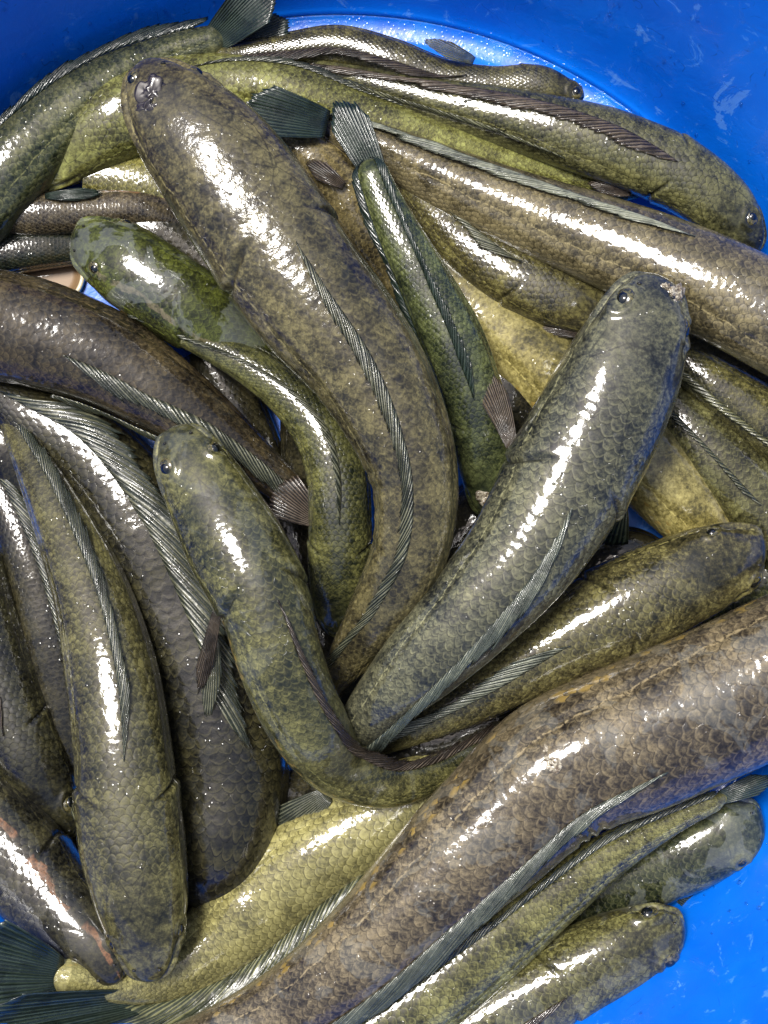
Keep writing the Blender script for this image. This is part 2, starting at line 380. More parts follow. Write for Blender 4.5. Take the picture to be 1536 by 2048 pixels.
def fan_fin(mat, parent, base, tip, z0, z1, w0, w1, rays=12, name='pectoral_fin', curl=0.0, rnd=0.3, bulge=10, seed=0, bend=0.0):
    """fan of rays from base to tip (photograph pixels), w0/w1 = width at base and at the free edge"""
    per = 4; n = rays*per+1; m = 12
    a = np.linspace(-1, 1, n); h = np.linspace(0, 1, m); A, H = np.meshgrid(a, h, indexing='ij')
    tri = np.abs((np.arange(n) % per)/per-.5)*2
    B = np.array(base, float); Tt = np.array(tip, float); d = Tt-B; L = np.linalg.norm(d); d /= L; q = np.array([-d[1], d[0]])
    rg = np.random.RandomState(seed+5); jit = np.interp(np.arange(n)/per, np.arange(rays+2), rg.uniform(.93, 1.03, rays+2))
    ext = (1-rnd*A**2)*(0.965+.035*tri[:, None])*jit[:, None]
    wid = (w0+(w1-w0)*H**.8)
    X = B[0]+d[0]*L*H*ext+q[0]*(A*wid/2+bend*H**2); Y = B[1]+d[1]*L*H*ext+q[1]*(A*wid/2+bend*H**2)
    Z = z0+(z1-z0)*H+bulge*np.sin(np.pi*H)*.6+curl*A*H*wid*.5+tri[:, None]*3.0*np.clip(H*3, 0, 1)*(1-.4*H)+3*np.sin(A*4+H*3+seed)*H
    k = (D-Z)/D; V = np.stack([(X-768)*k, (1024-Y)*k, Z], -1)
    uv = np.stack([np.repeat((np.arange(n)/per)[:, None], m, 1), np.repeat(h[None], n, 0)], -1).reshape(-1, 2)
    o = mesh_np(name, V.reshape(-1, 3), grid_faces(n, m), mat, parent, {'fin': uv})
    md = o.modifiers.new('thickness', 'SOLIDIFY'); md.thickness = 1.8*S; md.offset = 0
    return o

def blob(name, c, rad, mat, parent, nor=(0, 0, 1), nu=16, nv=24, rough=0.0, seed=0):
    th = np.linspace(0.001, pi-.001, nu); p = np.linspace(0, 2*pi, nv, endpoint=False); A, B = np.meshgrid(th, p, indexing='ij')
    n = Vector(nor).normalized(); q = n.to_track_quat('Z', 'Y').to_matrix(); Q = np.array(q)
    r = 1+rough*(vnoise(A*3+seed, B*2, seed)-.5)
    V = np.stack([np.sin(A)*np.cos(B)*rad[0]*r, np.sin(A)*np.sin(B)*rad[1]*r, np.cos(A)*rad[2]*r], -1).reshape(-1, 3)@Q.T+np.array(c)
    uv = np.stack([A/pi, B/(2*pi)], -1).reshape(-1, 2)
    return mesh_np(name, V, grid_faces(nu, nv, True)[:, ::-1], mat, parent, {'fin': uv})

def simple(name, col, rough=.4, coat=0.0, spec=.5):
    N = NT(name); N.b.inputs['Base Color'].default_value = col+(1,); N.b.inputs['Roughness'].default_value = rough
    N.b.inputs['Coat Weight'].default_value = coat; N.b.inputs['Coat Roughness'].default_value = .03
    N.b.inputs['Specular IOR Level'].default_value = spec
    return N.m
M_eye = simple('eye_black', (0.004, 0.005, 0.005), .08, 1.0)
def ring_mat():
    N = NT('eye_ring'); co = N.n('ShaderNodeTexCoord').outputs['Object']; f = N.noise(co, 500, 3)
    N.put(N.b.inputs['Base Color'], N.mix(N.ramp(f, .4, .6), (.022, .024, .012), (.10, .085, .032)))
    N.b.inputs['Roughness'].default_value = .2; N.b.inputs['Coat Weight'].default_value = 1; N.b.inputs['Coat Roughness'].default_value = .03
    return N.m
M_ring = ring_mat()
M_nos = simple('nostril_dark', (0.012, 0.011, 0.008), .3, .6)
F_dark = fin_mat('fin_dark_green', (0.010, 0.018, 0.014), (0.034, 0.050, 0.036), alpha=.93)
F_blue = fin_mat('fin_blue_grey', (0.030, 0.038, 0.028), (0.12, 0.12, 0.075))
F_brown = fin_mat('fin_brown', (0.026, 0.020, 0.016), (0.10, 0.078, 0.055))
F_olive = fin_mat('fin_olive', (0.040, 0.044, 0.022), (0.12, 0.12, 0.06))

F_pale = fin_mat('fin_pale_grey', (0.055, 0.068, 0.056), (0.23, 0.24, 0.175), alpha=.7)
F_stripe = fin_mat('fin_striped_olive', (0.035, 0.042, 0.024), (0.17, 0.17, 0.08), alpha=.95)
GROUP = 'live snakehead fish heaped in the blue basin'
def fish(label, pts, mat, head=True, eyes=(), dors=None, fins=(), hl=None, seed=0, flat=.94, nostrils=True, eye_r=None):
    """pts (x, y, z, half width, dorsal offset). dors: list of dict(s0,s1 as fractions, h, lean...). fins: list of dict for fan_fin"""
    mid = pts[len(pts)//2]; w = W(mid[0], mid[1], 0)
    root = thing('snakehead_fish', label, 'fish', (w[0], w[1], max(mid[2]-mid[3], 1)), GROUP)
    b = Body(pts, head, flat, seed, hl); r = eye_r or .135*b.hmax; b.eyes = []
    for (ex, ey) in eyes:
        s, f = b.locate(ex, ey); b.eyes.append((s, float(np.clip(np.sign(f)*np.arcsin(min(abs(f), .985)**(2.25/2)), -1.25, 1.25)), r))
    b.build(mat, root)
    for i, d in enumerate(dors or ()):
        d = dict(d); m = d.pop('mat', F_blue); h = d.pop('h'); a0 = d.pop('s0'); a1 = d.pop('s1')
        strip_fin(b, m, root, a0*b.L, a1*b.L, h, seed=seed+i, **d)
    for i, f in enumerate(fins):
        f = dict(f); m = f.pop('mat', F_brown); fan_fin(m, root, seed=seed*3+i, **f)
    r = eye_r or .135*b.hmax
    for (ex, ey) in eyes:
        s, f = b.locate(ex, ey); 
        phi = np.sign(f)*np.arcsin(min(abs(f), .985)**(2.25/2)); phi = np.clip(phi, -1.25, 1.25)
        c = b.point(np.array([s]), np.array([phi]), -0.22*r)[0]
        P, T, R, U, hw, o, hf = b.frame(np.array([s])); nn = R[0]*sin(phi)+U[0]*cos(phi)*.95
        ring = blob('eye', c-nn*r*.15, (r*1.18, r*1.12, r*.70), M_ring, root, nn)
        blob('pupil', c+nn*r*.10, (r*.74, r*.74, r*.60), M_eye, ring, nn)
    if head and nostrils:
        for sg in (-1, 1):
            s = np.array([.085*b.hl]); ph = b.dorsal(s)+sg*.50
            if abs(ph[0]) > 1.3: continue
            c = b.point(s, ph, 0.5)[0]; blob('nostril', c, (.042*b.hmax, .032*b.hmax, .04*b.hmax), M_nos, root, (0, 0, 1), 8, 10)
    b.root = root
    return b

# ------------------------------------------------------------------ basin and ground
def basin_mat():
    N = NT('blue_plastic'); co = N.n('ShaderNodeTexCoord').outputs['Object']
    n1 = N.noise(co, 7, 4, .6); n2 = N.noise(co, 40, 5, .65, .6); n3 = N.noise(co, 420, 3)
    col = N.mix(N.ramp(n1, .35, .7), (0.001, 0.125, 0.68), (0.002, 0.170, 0.80))
    scuff_glare = N.noise(N.n('ShaderNodeTexCoord').outputs['Object'], 28, 6, .75, 2.0)
    col = N.mix(N.ramp(scuff_glare, .59, .66, 0, .5), col, (0.10, 0.33, 0.85))  # pale scuffs, also painting wet reflections into the colour
    wet_glare = N.ramp(N.noise(co, 10.5, 7, .68, 1.6), .615, .64, 0, .38); col = N.mix(wet_glare, col, (0.16, 0.40, 0.86))  # large wet reflections painted as pale blue streaks
    # thin dark scratches
    w = N.n('ShaderNodeTexWave', wave_type='BANDS', bands_direction='DIAGONAL'); N.put(w.inputs['Vector'], co)
    w.inputs['Scale'].default_value = 9; w.inputs['Distortion'].default_value = 34; w.inputs['Detail'].default_value = 3; w.inputs['Detail Scale'].default_value = 1.4
    scr = N.math('MULTIPLY', N.ramp(w.outputs[1], .985, 1.0), N.ramp(n2, .52, .62)); col = N.mix(N.math('MULTIPLY', scr, .45), col, (0.0, 0.03, 0.22))
    N.put(N.b.inputs['Base Color'], col)
    wet = N.ramp(N.noise(co, 9.5, 6, .66, .8), .56, .585)
    N.put(N.b.inputs['Roughness'], N.math('ADD', N.ramp(n2, .3, .7, .30, .42), N.math('MULTIPLY', wet, -.05)))
    N.put(N.b.inputs['Coat Weight'], N.math('MULTIPLY', wet, .8)); N.b.inputs['Coat Roughness'].default_value = .08; N.b.inputs['Specular IOR Level'].default_value = .35
    N.put(N.b.inputs['Normal'], N.bump(N.math('ADD', n2, N.math('MULTIPLY', n3, .12)), .0012, .5))
    N.put(N.b.inputs['Coat Normal'], N.bump(N.math('ADD', N.noise(co, 60, 4), wet), .0016, .6))
    return N.m
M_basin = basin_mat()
BC = W(680, 1000, 0)
def lathe(name, prof, mat, parent, seg=180, c=BC):
    t = np.linspace(0, 2*pi, seg, endpoint=False); pr = np.array(prof, float)
    V = np.stack([c[0]+pr[:, 0:1]*np.cos(t), c[1]+pr[:, 0:1]*np.sin(t), np.repeat(pr[:, 1:2], seg, 1)], -1)
    return mesh_np(name, V.reshape(-1, 3), grid_faces(len(pr), seg, True), mat, parent)
basin = thing('plastic_basin', 'round bright blue plastic basin holding the whole heap of fish', 'basin', (BC[0], BC[1], -14))
def arc(x0, z0, x1, z1, n, f): return [(x0+(x1-x0)*t, z0+(z1-z0)*f(t)) for t in np.linspace(0, 1, n)]
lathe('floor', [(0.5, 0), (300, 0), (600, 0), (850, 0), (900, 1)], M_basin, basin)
def ledge_mat():
    N = NT('wet_blue_plastic'); co = N.n('ShaderNodeTexCoord').outputs['Object']
    n2 = N.noise(co, 60, 4); dr = N.n('ShaderNodeTexVoronoi'); N.put(dr.inputs['Vector'], co); dr.inputs['Scale'].default_value = 280
    N.put(N.b.inputs['Base Color'], N.mix(N.ramp(n2, .4, .6), (.002, .14, .72), (.004, .19, .80)))
    N.b.inputs['Roughness'].default_value = .28; N.b.inputs['Coat Weight'].default_value = 1; N.b.inputs['Coat Roughness'].default_value = .2; N.b.inputs['Coat IOR'].default_value = 1.7
    N.put(N.b.inputs['Coat Normal'], N.bump(N.math('ADD', N.ramp(dr.outputs['Distance'], 0, .4, 1, 0), N.math('MULTIPLY', n2, 2)), .0009, .6)); return N.m
lathe('wet_ledge', [(900, 1), (916, 0), (920, -4), (930, -5), (942, -5), (952, -4), (960, -2), (966, 1), (969, 3), (970.5, 3), (971, 12)], ledge_mat(), basin)
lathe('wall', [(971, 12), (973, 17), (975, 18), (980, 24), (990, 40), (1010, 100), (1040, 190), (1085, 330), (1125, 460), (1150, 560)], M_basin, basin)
lathe('rim', [(1150, 560), (1153, 568), (1160, 573), (1185, 574), (1200, 570), (1206, 558), (1205, 535), (1198, 532), (1196, 552), (1180, 560), (1163, 556)], M_basin, basin)
lathe('outer_shell', [(1163, 556), (1100, 330), (1052, 175), (1000, 20), (985, -14), (950, -22), (0.5, -22)], M_basin, basin)
def ground_mat():
    N = NT('wet_concrete'); co = N.n('ShaderNodeTexCoord').outputs['Object']; a = N.noise(co, 6, 6, .65); b_ = N.noise(co, 120, 4)
    N.put(N.b.inputs['Base Color'], N.mix(N.ramp(N.math('ADD', N.math('MULTIPLY', a, .7), N.math('MULTIPLY', b_, .3)), .35, .65), (.10, .095, .085), (.26, .25, .23)))
    N.put(N.b.inputs['Roughness'], N.ramp(a, .4, .6, .35, .8)); N.put(N.b.inputs['Normal'], N.bump(b_, .002, .5)); return N.m
G = 30000
g = mesh_np('ground', [(-G, -G, -23), (G, -G, -23), (G, G, -23), (-G, G, -23)], [(0, 1, 2, 3)], ground_mat(), None, smooth=False); g['kind'] = 'structure'

# ------------------------------------------------------------------ skins
OL = dict(light=(.235, .215, .085), mid=(.105, .098, .042), dark=(.030, .031, .017))      # olive green
BR = dict(light=(.25, .205, .135), mid=(.105, .085, .062), dark=(.034, .028, .027))        # brown
GY = dict(light=(.26, .25, .15), mid=(.105, .11, .075), dark=(.022, .027, .034))           # grey blue mottled
PA = dict(light=(.46, .43, .15), mid=(.27, .25, .075), dark=(.10, .095, .035))             # pale yellow green
TN = dict(light=(.42, .34, .17), mid=(.22, .175, .085), dark=(.07, .055, .032))            # tan
DK = dict(light=(.075, .066, .036), mid=(.028, .026, .017), dark=(.008, .008, .007))         # near black: shade of left side and gaps put into the colour
GR = dict(light=(.17, .19, .085), mid=(.072, .088, .043), dark=(.020, .030, .020))         # green
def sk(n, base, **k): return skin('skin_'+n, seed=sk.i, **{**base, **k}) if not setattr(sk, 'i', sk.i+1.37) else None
sk.i = 0.0

M_gap_shade = sk('gap_shade', DK)  # near-black skin of the added gap fish, in place of shade
# ---- lowest fish
fish('fish along the upper left basin wall with its dark tail fin raised against the plastic',
     [(-190, 560, 100, 80, .4), (-60, 420, 95, 90, .5), (45, 312, 95, 84, .6), (135, 228, 95, 73, .65), (225, 162, 95, 60, .7), (325, 112, 100, 42, .75), (400, 88, 105, 34, .75), (455, 76, 108, 28, .75)],
     sk('wall', GR, wet=.6, light=(.20, .20, .10)), head=False, seed=1,
     dors=[dict(s0=.10, s1=.93, h=32, lean=1, mat=F_dark, erect=.35)],
     fins=[dict(name='caudal_fin', base=(425, 84), tip=(545, -30), z0=110, z1=170, w0=50, w1=100, rays=16, mat=F_dark, bulge=14),
           dict(name='pelvic_fin', base=(455, 92), tip=(585, 42), z0=96, z1=120, w0=34, w1=72, rays=14, mat=F_dark, bulge=6)])
fish('topmost long fish, arched below the blue wall with one small fin standing up',
     [(1168, 195, 95, 0, .0), (1140, 188, 95, 26, -.1), (1070, 172, 95, 42, -.2), (980, 172, 95, 40, -.25), (880, 155, 95, 41, .1), (780, 120, 95, 45, .2), (680, 92, 95, 42, .3), (580, 98, 100, 34, .3), (480, 112, 105, 26, .2), (400, 125, 90, 18, 0), (340, 135, 60, 12, 0)],
     sk('arch', OL, mid=(.085, .078, .04)), seed=2, eyes=[(1150, 187)], eye_r=13,
     dors=[dict(s0=.28, s1=.97, h=30, lean=1, mat=F_brown, erect=.35)],
     fins=[dict(base=(948, 122), tip=(846, 78), z0=122, z1=150, w0=16, w1=34, rays=9, mat=F_olive, rnd=.5)])
fish('yellow green fish whose back arches out from under the big brown snout',
     [(72, 372, 75, 0, 0), (100, 340, 78, 48, 0), (165, 285, 82, 76, .1), (245, 235, 85, 88, .2), (345, 196, 85, 84, .2), (460, 175, 90, 68, .5), (580, 186, 95, 63, .65), (700, 228, 95, 57, .7), (820, 266, 95, 52, .7), (940, 304, 90, 46, .7), (1080, 340, 80, 38, .6), (1200, 370, 65, 26, .5), (1280, 392, 50, 14, 0)],
     sk('yellowgreen', PA, light=(.40, .42, .15), mid=(.24, .235, .075), blotch=.2), seed=3, hl=270,
     dors=[dict(s0=.30, s1=.97, h=22, lean=1, mat=F_blue, erect=.2)], eyes=[])
fish('long dark olive fish following the upper right basin wall, head down',
     [(1506, 512, 110, 0, 0), (1492, 480, 112, 42, 0), (1445, 415, 115, 66, .05), (1350, 345, 118, 74, .0), (1240, 298, 118, 75, -.25), (1120, 263, 118, 70, -.45), (1000, 232, 115, 60, -.55), (880, 204, 112, 46, -.6), (780, 176, 110, 34, -.5), (680, 148, 108, 22, -.4), (600, 128, 105, 12, 0)],
     sk('wallright', OL, rip=.6, light=(.22, .215, .10), mid=(.10, .10, .05)), seed=4, eyes=[(1494, 440)], eye_r=14, hl=250,
     dors=[dict(s0=.24, s1=.97, h=30, lean=1, mat=F_brown, erect=.1), dict(s0=.45, s1=.95, h=15, lean=-1, angle=1.35, mat=F_olive, name='anal_fin')],
     fins=[dict(base=(1262, 386), tip=(1175, 366), z0=110, z1=110, w0=12, w1=32, rays=9, mat=F_brown, rnd=.5)])
fish('small brown fish at the left edge with a dark fin laid along its side',
     [(-70, 440, 60, 20, -.2), (0, 428, 66, 44, -.2), (70, 428, 70, 47, -.3), (170, 424, 70, 46, -.3), (280, 420, 70, 44, -.3), (380, 446, 64, 38, -.3), (470, 500, 55, 26, 0)],
     sk('smallbrown', BR, streak=(.22, .11, .05, 5.5)), head=False, seed=5,
     fins=[dict(base=(90, 392), tip=(205, 386), z0=112, z1=112, w0=10, w1=26, rays=9, mat=F_dark, rnd=.4)])
fish('dark green fish low in the gap below the small brown fish',
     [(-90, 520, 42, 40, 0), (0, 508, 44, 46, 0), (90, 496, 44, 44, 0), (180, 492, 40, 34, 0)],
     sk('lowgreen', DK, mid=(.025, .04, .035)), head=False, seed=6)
fish('yellowish scaly patch of a fish low between the green head and the brown fish',
     [(180, 352, 42, 60, 0), (300, 372, 45, 62, 0), (420, 420, 45, 60, 0), (520, 500, 40, 50, 0)],
     sk('gapyellow', PA, scale_line=.9), head=False, seed=7)
fish('tan fish low between the big brown fish and the upright green tail fin',
     [(500, 240, 100, 34, -.3), (560, 270, 100, 50, -.3), (640, 335, 95, 64, -.3), (720, 430, 90, 66, -.3), (790, 530, 85, 60, -.2), (870, 640, 70, 50, 0)],
     sk('tanlow', TN, yellow=.5), head=False, seed=8,
     fins=[dict(base=(688, 372), tip=(612, 322), z0=165, z1=160, w0=14, w1=40, rays=8, mat=F_brown, rnd=.4)])
fish('pale tan fish lying crosswise under the big mottled grey fish',
     [(820, 500, 62, 55, .5), (920, 590, 66, 78, .5), (1030, 690, 68, 88, .6), (1160, 800, 68, 92, .6), (1290, 920, 70, 92, .6), (1380, 1010, 70, 84, .6), (1460, 1100, 60, 60, .5)],
     sk('paletan', PA, light=(.50, .44, .20), mid=(.34, .29, .11), dark=(.15, .13, .05), blotch=.15, scale_line=.25, yellow=.6), head=False, seed=9)
fish('green fish deep in the gap between the blunt olive head and the huge brown fish',
     [(1330, 1280, 45, 60, 0), (1440, 1220, 48, 68, 0), (1560, 1150, 50, 70, 0)],
     sk('gapgreen', GR, light=(.26, .27, .10)), head=False, seed=10)
fish('olive fish at the right edge directly below the grey brown fish',
     [(1270, 650, 90, 30, -.3), (1360, 716, 100, 42, -.4), (1440, 775, 108, 56, -.5), (1540, 850, 112, 68, -.5), (1650, 930, 112, 74, -.4)],
     sk('rightolive', OL, yellow=.8), head=False, seed=11,
     dors=[dict(s0=.1, s1=.95, h=18, lean=-1, mat=F_olive, slant=-1.0)])
fish('olive fish at the right edge just above the blunt mottled head',
     [(1290, 770, 80, 35, -.1), (1370, 850, 90, 62, -.1), (1450, 935, 95, 76, -.1), (1550, 1045, 95, 84, -.1), (1640, 1150, 90, 80, 0)],
     sk('rightolive2', OL, light=(.24, .235, .11)), head=False, seed=12,
     dors=[dict(s0=.1, s1=.62, h=13, lean=-1, mat=F_blue, slant=-1.0, erect=.3)])
fish('round headed fish on the blue plastic, half under the slender tail at lower right',
     [(1528, 1640, 150, 0, 0), (1514, 1642, 150, 46, 0), (1470, 1658, 146, 72, 0), (1380, 1702, 130, 80, 0), (1270, 1752, 112, 72, 0), (1150, 1805, 90, 60, 0), (1030, 1870, 80, 48, 0)],
     sk('lowright', GR, light=(.20, .205, .11), wet=.9, blotch=.5), seed=13, eyes=[(1478, 1714), (1452, 1588)], eye_r=14, hl=260,
     fins=[dict(base=(1345, 1785), tip=(1405, 1800), z0=130, z1=120, w0=14, w1=60, rays=9, mat=F_dark)])
fish('bottom right olive fish with a bulging black eye, head on bare blue plastic',
     [(1371, 1862, 215, 0, 0), (1356, 1862, 215, 45, 0), (1310, 1872, 215, 67, 0), (1225, 1908, 212, 84, .0), (1110, 1965, 205, 90, .1), (985, 2032, 205, 88, .2), (860, 2105, 205, 82, .2), (740, 2180, 200, 60, 0)],
     sk('bulge', OL, rip=.5, light=(.27, .26, .11), wet=.7), seed=14, eyes=[(1290, 1818), (1332, 1914)], eye_r=19, hl=270,
     dors=[dict(s0=.38, s1=.95, h=18, lean=1, mat=F_brown)])
fish('bright yellow green fish curving to a dark spread tail fin at the bottom left',
     [(930, 1520, 70, 70, .3), (850, 1580, 85, 88, .3), (750, 1640, 92, 97, .35), (630, 1712, 95, 102, .4), (515, 1805, 92, 102, .45), (420, 1890, 110, 82, .5), (320, 1950, 155, 58, .5), (205, 1966, 225, 42, .5), (100, 1948, 285, 36, .5)],
     sk('bright', PA, light=(.44, .41, .20), mid=(.36, .33, .15), dark=(.24, .22, .11), blotch=.06, scale_line=.8, yellow=.9, bars=.15), head=False, seed=15,
     dors=[dict(s0=.05, s1=.95, h=190, lean=1, mat=F_stripe, slant=.9, ray=16, erect=.62, angle=.35, lift=10)],
     fins=[dict(name='caudal_fin', base=(125, 1948), tip=(-60, 1925), z0=282, z1=370, w0=62, w1=190, rays=20, mat=F_dark),
           dict(name='anal_fin', base=(300, 2000), tip=(-60, 2060), z0=190, z1=400, w0=40, w1=110, rays=14, mat=F_dark),
           dict(name='pelvic_fin', base=(655, 1590), tip=(560, 1665), z0=150, z1=120, w0=30, w1=90, rays=14, mat=F_blue, rnd=.2)])
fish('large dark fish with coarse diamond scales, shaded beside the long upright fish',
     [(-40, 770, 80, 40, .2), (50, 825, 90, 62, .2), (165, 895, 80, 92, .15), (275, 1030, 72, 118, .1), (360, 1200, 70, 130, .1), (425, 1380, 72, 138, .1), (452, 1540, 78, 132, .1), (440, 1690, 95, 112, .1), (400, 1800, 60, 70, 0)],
     sk('coarse', DK, light=(.075, .068, .034), mid=(.034, .032, .018), dark=(.010, .010, .009), scale_line=1.0, blotch=.1), head=False, seed=16,  # skin darkened to carry the shade beside the upright fish
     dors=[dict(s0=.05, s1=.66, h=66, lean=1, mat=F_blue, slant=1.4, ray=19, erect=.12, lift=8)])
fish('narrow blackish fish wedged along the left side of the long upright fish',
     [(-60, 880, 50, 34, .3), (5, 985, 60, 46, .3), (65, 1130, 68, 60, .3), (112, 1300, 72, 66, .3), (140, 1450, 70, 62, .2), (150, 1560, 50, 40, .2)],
     sk('wedge', DK), head=False, seed=17,  # shade of the left side put into the skin
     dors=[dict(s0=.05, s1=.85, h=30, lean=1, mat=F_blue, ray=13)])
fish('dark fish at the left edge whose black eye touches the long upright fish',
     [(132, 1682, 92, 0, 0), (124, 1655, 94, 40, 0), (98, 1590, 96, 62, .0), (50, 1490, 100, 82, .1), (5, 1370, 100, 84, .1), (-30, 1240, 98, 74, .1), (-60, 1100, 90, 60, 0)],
     sk('darkleft', DK, light=(.08, .075, .038), mid=(.034, .033, .02)), seed=18, eyes=[(147, 1598)], eye_r=17, hl=260,  # dark skin tones stand for the shade at the left edge
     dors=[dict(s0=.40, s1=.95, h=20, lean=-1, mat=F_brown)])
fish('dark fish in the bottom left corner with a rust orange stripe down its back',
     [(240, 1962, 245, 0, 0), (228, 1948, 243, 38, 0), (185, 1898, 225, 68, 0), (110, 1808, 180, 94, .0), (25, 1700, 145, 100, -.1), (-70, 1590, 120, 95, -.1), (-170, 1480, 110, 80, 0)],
     sk('rust', DK, light=(.10, .092, .05), mid=(.042, .040, .030), streak=(.20, .095, .045, -2.0), wet=.55), seed=19, eyes=[(158, 1946)], eye_r=14, hl=290,  # corner's shade put into the dark skin tones; the rust stripe is real
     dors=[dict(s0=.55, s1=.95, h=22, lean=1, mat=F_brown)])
fish('big dark brown fish from the left edge, frayed tail fin against the green fish',
     [(-210, 610, 150, 110, .0), (-70, 640, 160, 116, -.1), (70, 668, 156, 112, -.2), (200, 715, 160, 102, -.2), (320, 785, 168, 86, -.15), (430, 862, 172, 66, .1), (520, 932, 168, 46, .2), (595, 995, 156, 32, .2)],
     sk('bigdark', BR, rip=1.1, light=(.13, .10, .055), mid=(.058, .045, .029), dark=(.018, .014, .013), yellow=.2, wet=.5), head=False, seed=20,
     dors=[dict(s0=.42, s1=.97, h=30, lean=-1, mat=F_blue, ray=13), dict(s0=.40, s1=.88, h=22, lean=-1, angle=-1.25, mat=F_olive, name='anal_fin')],
     fins=[dict(name='caudal_fin', base=(640, 1045), tip=(545, 975), z0=190, z1=200, w0=20, w1=100, rays=14, mat=F_brown, rnd=.2)])
fish('slim olive fish squeezed between the grey brown fish and the pale tan fish',
     [(1245, 625, 130, 0, 0), (1215, 622, 130, 44, 0), (1150, 606, 128, 64, -.1), (1055, 568, 124, 68, -.25), (965, 514, 118, 62, -.4), (885, 444, 112, 50, -.5), (822, 375, 105, 38, -.6), (775, 310, 100, 24, -.5), (745, 262, 90, 12, 0)],
     sk('slim', OL, mid=(.095, .082, .042)), seed=21, hl=220, eyes=[(1218, 600)], eye_r=12,
     dors=[dict(s0=.35, s1=.96, h=24, lean=1, mat=F_blue)],
     fins=[dict(base=(1165, 668), tip=(1072, 652), z0=140, z1=130, w0=12, w1=30, rays=9, mat=F_brown, rnd=.4)])
# dark fish added at the very bottom, so the gaps read as black shade
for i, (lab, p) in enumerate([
    ('added dark fish at the bottom of the black gap in the centre of the heap', [(560, 1000, 30, 60, 0), (600, 1180, 30, 75, 0), (690, 1380, 30, 80, 0), (800, 1500, 30, 60, 0)]),
    ('added dark fish in the black gap under the snout of the slender green fish', [(1120, 900, 30, 60, 0), (990, 1020, 32, 85, 0), (880, 1110, 32, 90, 0), (760, 1150, 30, 60, 0)]),
    ('added dark fish in the gap between the frayed tail fin and the curled fish', [(420, 700, 30, 60, 0), (480, 860, 30, 70, 0), (560, 1040, 30, 60, 0)]),
    ('added dark fish in the black slit right of the long upright fish', [(330, 1500, 30, 70, 0), (370, 1650, 32, 80, 0), (340, 1800, 30, 70, 0), (230, 1850, 30, 50, 0)]),
    ('added black fish in the slit left of the long upright fish', [(90, 1480, 30, 60, 0), (120, 1640, 30, 70, 0), (180, 1790, 30, 60, 0)]),
    ('added dark fish in the slit below the big grey brown fish at the right', [(1130, 620, 34, 50, 0), (1300, 690, 60, 80, 0), (1440, 740, 60, 80, 0), (1600, 840, 50, 60, 0)]),
    ('added dark fish in the gap under the tail tip of the long upright fish', [(-80, 830, 40, 50, 0), (20, 900, 50, 70, 0), (90, 1010, 40, 60, 0)]),
    ('added dark fish in gap between the big brown fish and the thin ridged green fish', [(620, 700, 40, 50, 0), (640, 880, 60, 80, 0), (620, 1060, 40, 60, 0)]),
    ('added dark fish below the tail of the blunt headed olive fish', [(720, 1520, 30, 50, 0), (880, 1480, 70, 70, 0), (1060, 1420, 70, 60, 0), (1200, 1360, 40, 50, 0)]),
    ('added dark fish in the gap behind the brown fin of the mottled grey fish', [(950, 650, 30, 50, 0), (1010, 780, 56, 70, 0), (1060, 900, 50, 60, 0)]),
    ('added dark fish in slit between the bright yellow green fish and the huge brown fish', [(900, 1620, 40, 50, 0), (740, 1760, 50, 60, 0), (600, 1880, 50, 60, 0), (430, 1985, 80, 50, 0), (300, 2050, 150, 40, 0)]),
    ('added dark fish low in the gap behind the green headed fish', [(200, 440, 36, 50, 0), (330, 470, 40, 70, 0), (450, 560, 40, 70, 0), (560, 700, 40, 50, 0)]),
    ('added dark fish deep below the fin under the mottled grey fish', [(1130, 1180, 30, 60, 0), (1250, 1120, 34, 70, 0), (1340, 1180, 30, 60, 0)]),
    ('added dark fish low between the hooked fish and the bright yellow green fish', [(500, 1540, 26, 60, 0), (600, 1600, 30, 66, 0), (720, 1600, 30, 60, 0)])]):
    fish(lab, p, M_gap_shade, head=False, seed=40+i)
# ---- middle layer
fish('big grey brown fish sweeping from a dark tail fin to the upper right edge',
     [(1760, 760, 240, 95, -.3), (1600, 668, 230, 106, -.35), (1430, 578, 210, 104, -.5), (1300, 520, 190, 98, -.6), (1180, 474, 172, 90, -.62), (1050, 425, 152, 80, -.7), (900, 362, 134, 66, -.75), (780, 304, 124, 50, -.75), (700, 268, 120, 40, -.7), (645, 246, 118, 34, -.7)],
     sk('sweep', BR, rip=.6, light=(.29, .245, .15), mid=(.135, .113, .070), dark=(.06, .052, .036), blotch=.3), head=False, seed=22,
     dors=[dict(s0=.36, s1=.97, h=42, lean=1, mat=F_pale, ray=13, slant=1.6)],
     fins=[dict(name='caudal_fin', base=(655, 248), tip=(486, 208), z0=165, z1=205, w0=54, w1=104, rays=15, mat=F_dark),
           dict(name='anal_fin', base=(690, 300), tip=(560, 270), z0=130, z1=125, w0=24, w1=50, rays=10, mat=F_brown)])
fish('green headed fish with a large white gloss patch across its crown',
     [(143, 478, 150, 0, 0), (156, 480, 152, 40, 0), (195, 496, 156, 64, 0), (268, 538, 162, 86, .05), (360, 602, 165, 86, .1), (455, 668, 158, 68, .1), (540, 730, 140, 46, .1), (620, 790, 120, 30, 0)],
     sk('greenhead', OL, light=(.17, .20, .045), mid=(.075, .088, .025), dark=(.025, .032, .013), wet=1.0, streak=(.15, .125, .075, -3.5)), seed=23, eyes=[(262, 444), (203, 548)], eye_r=13, hl=300)
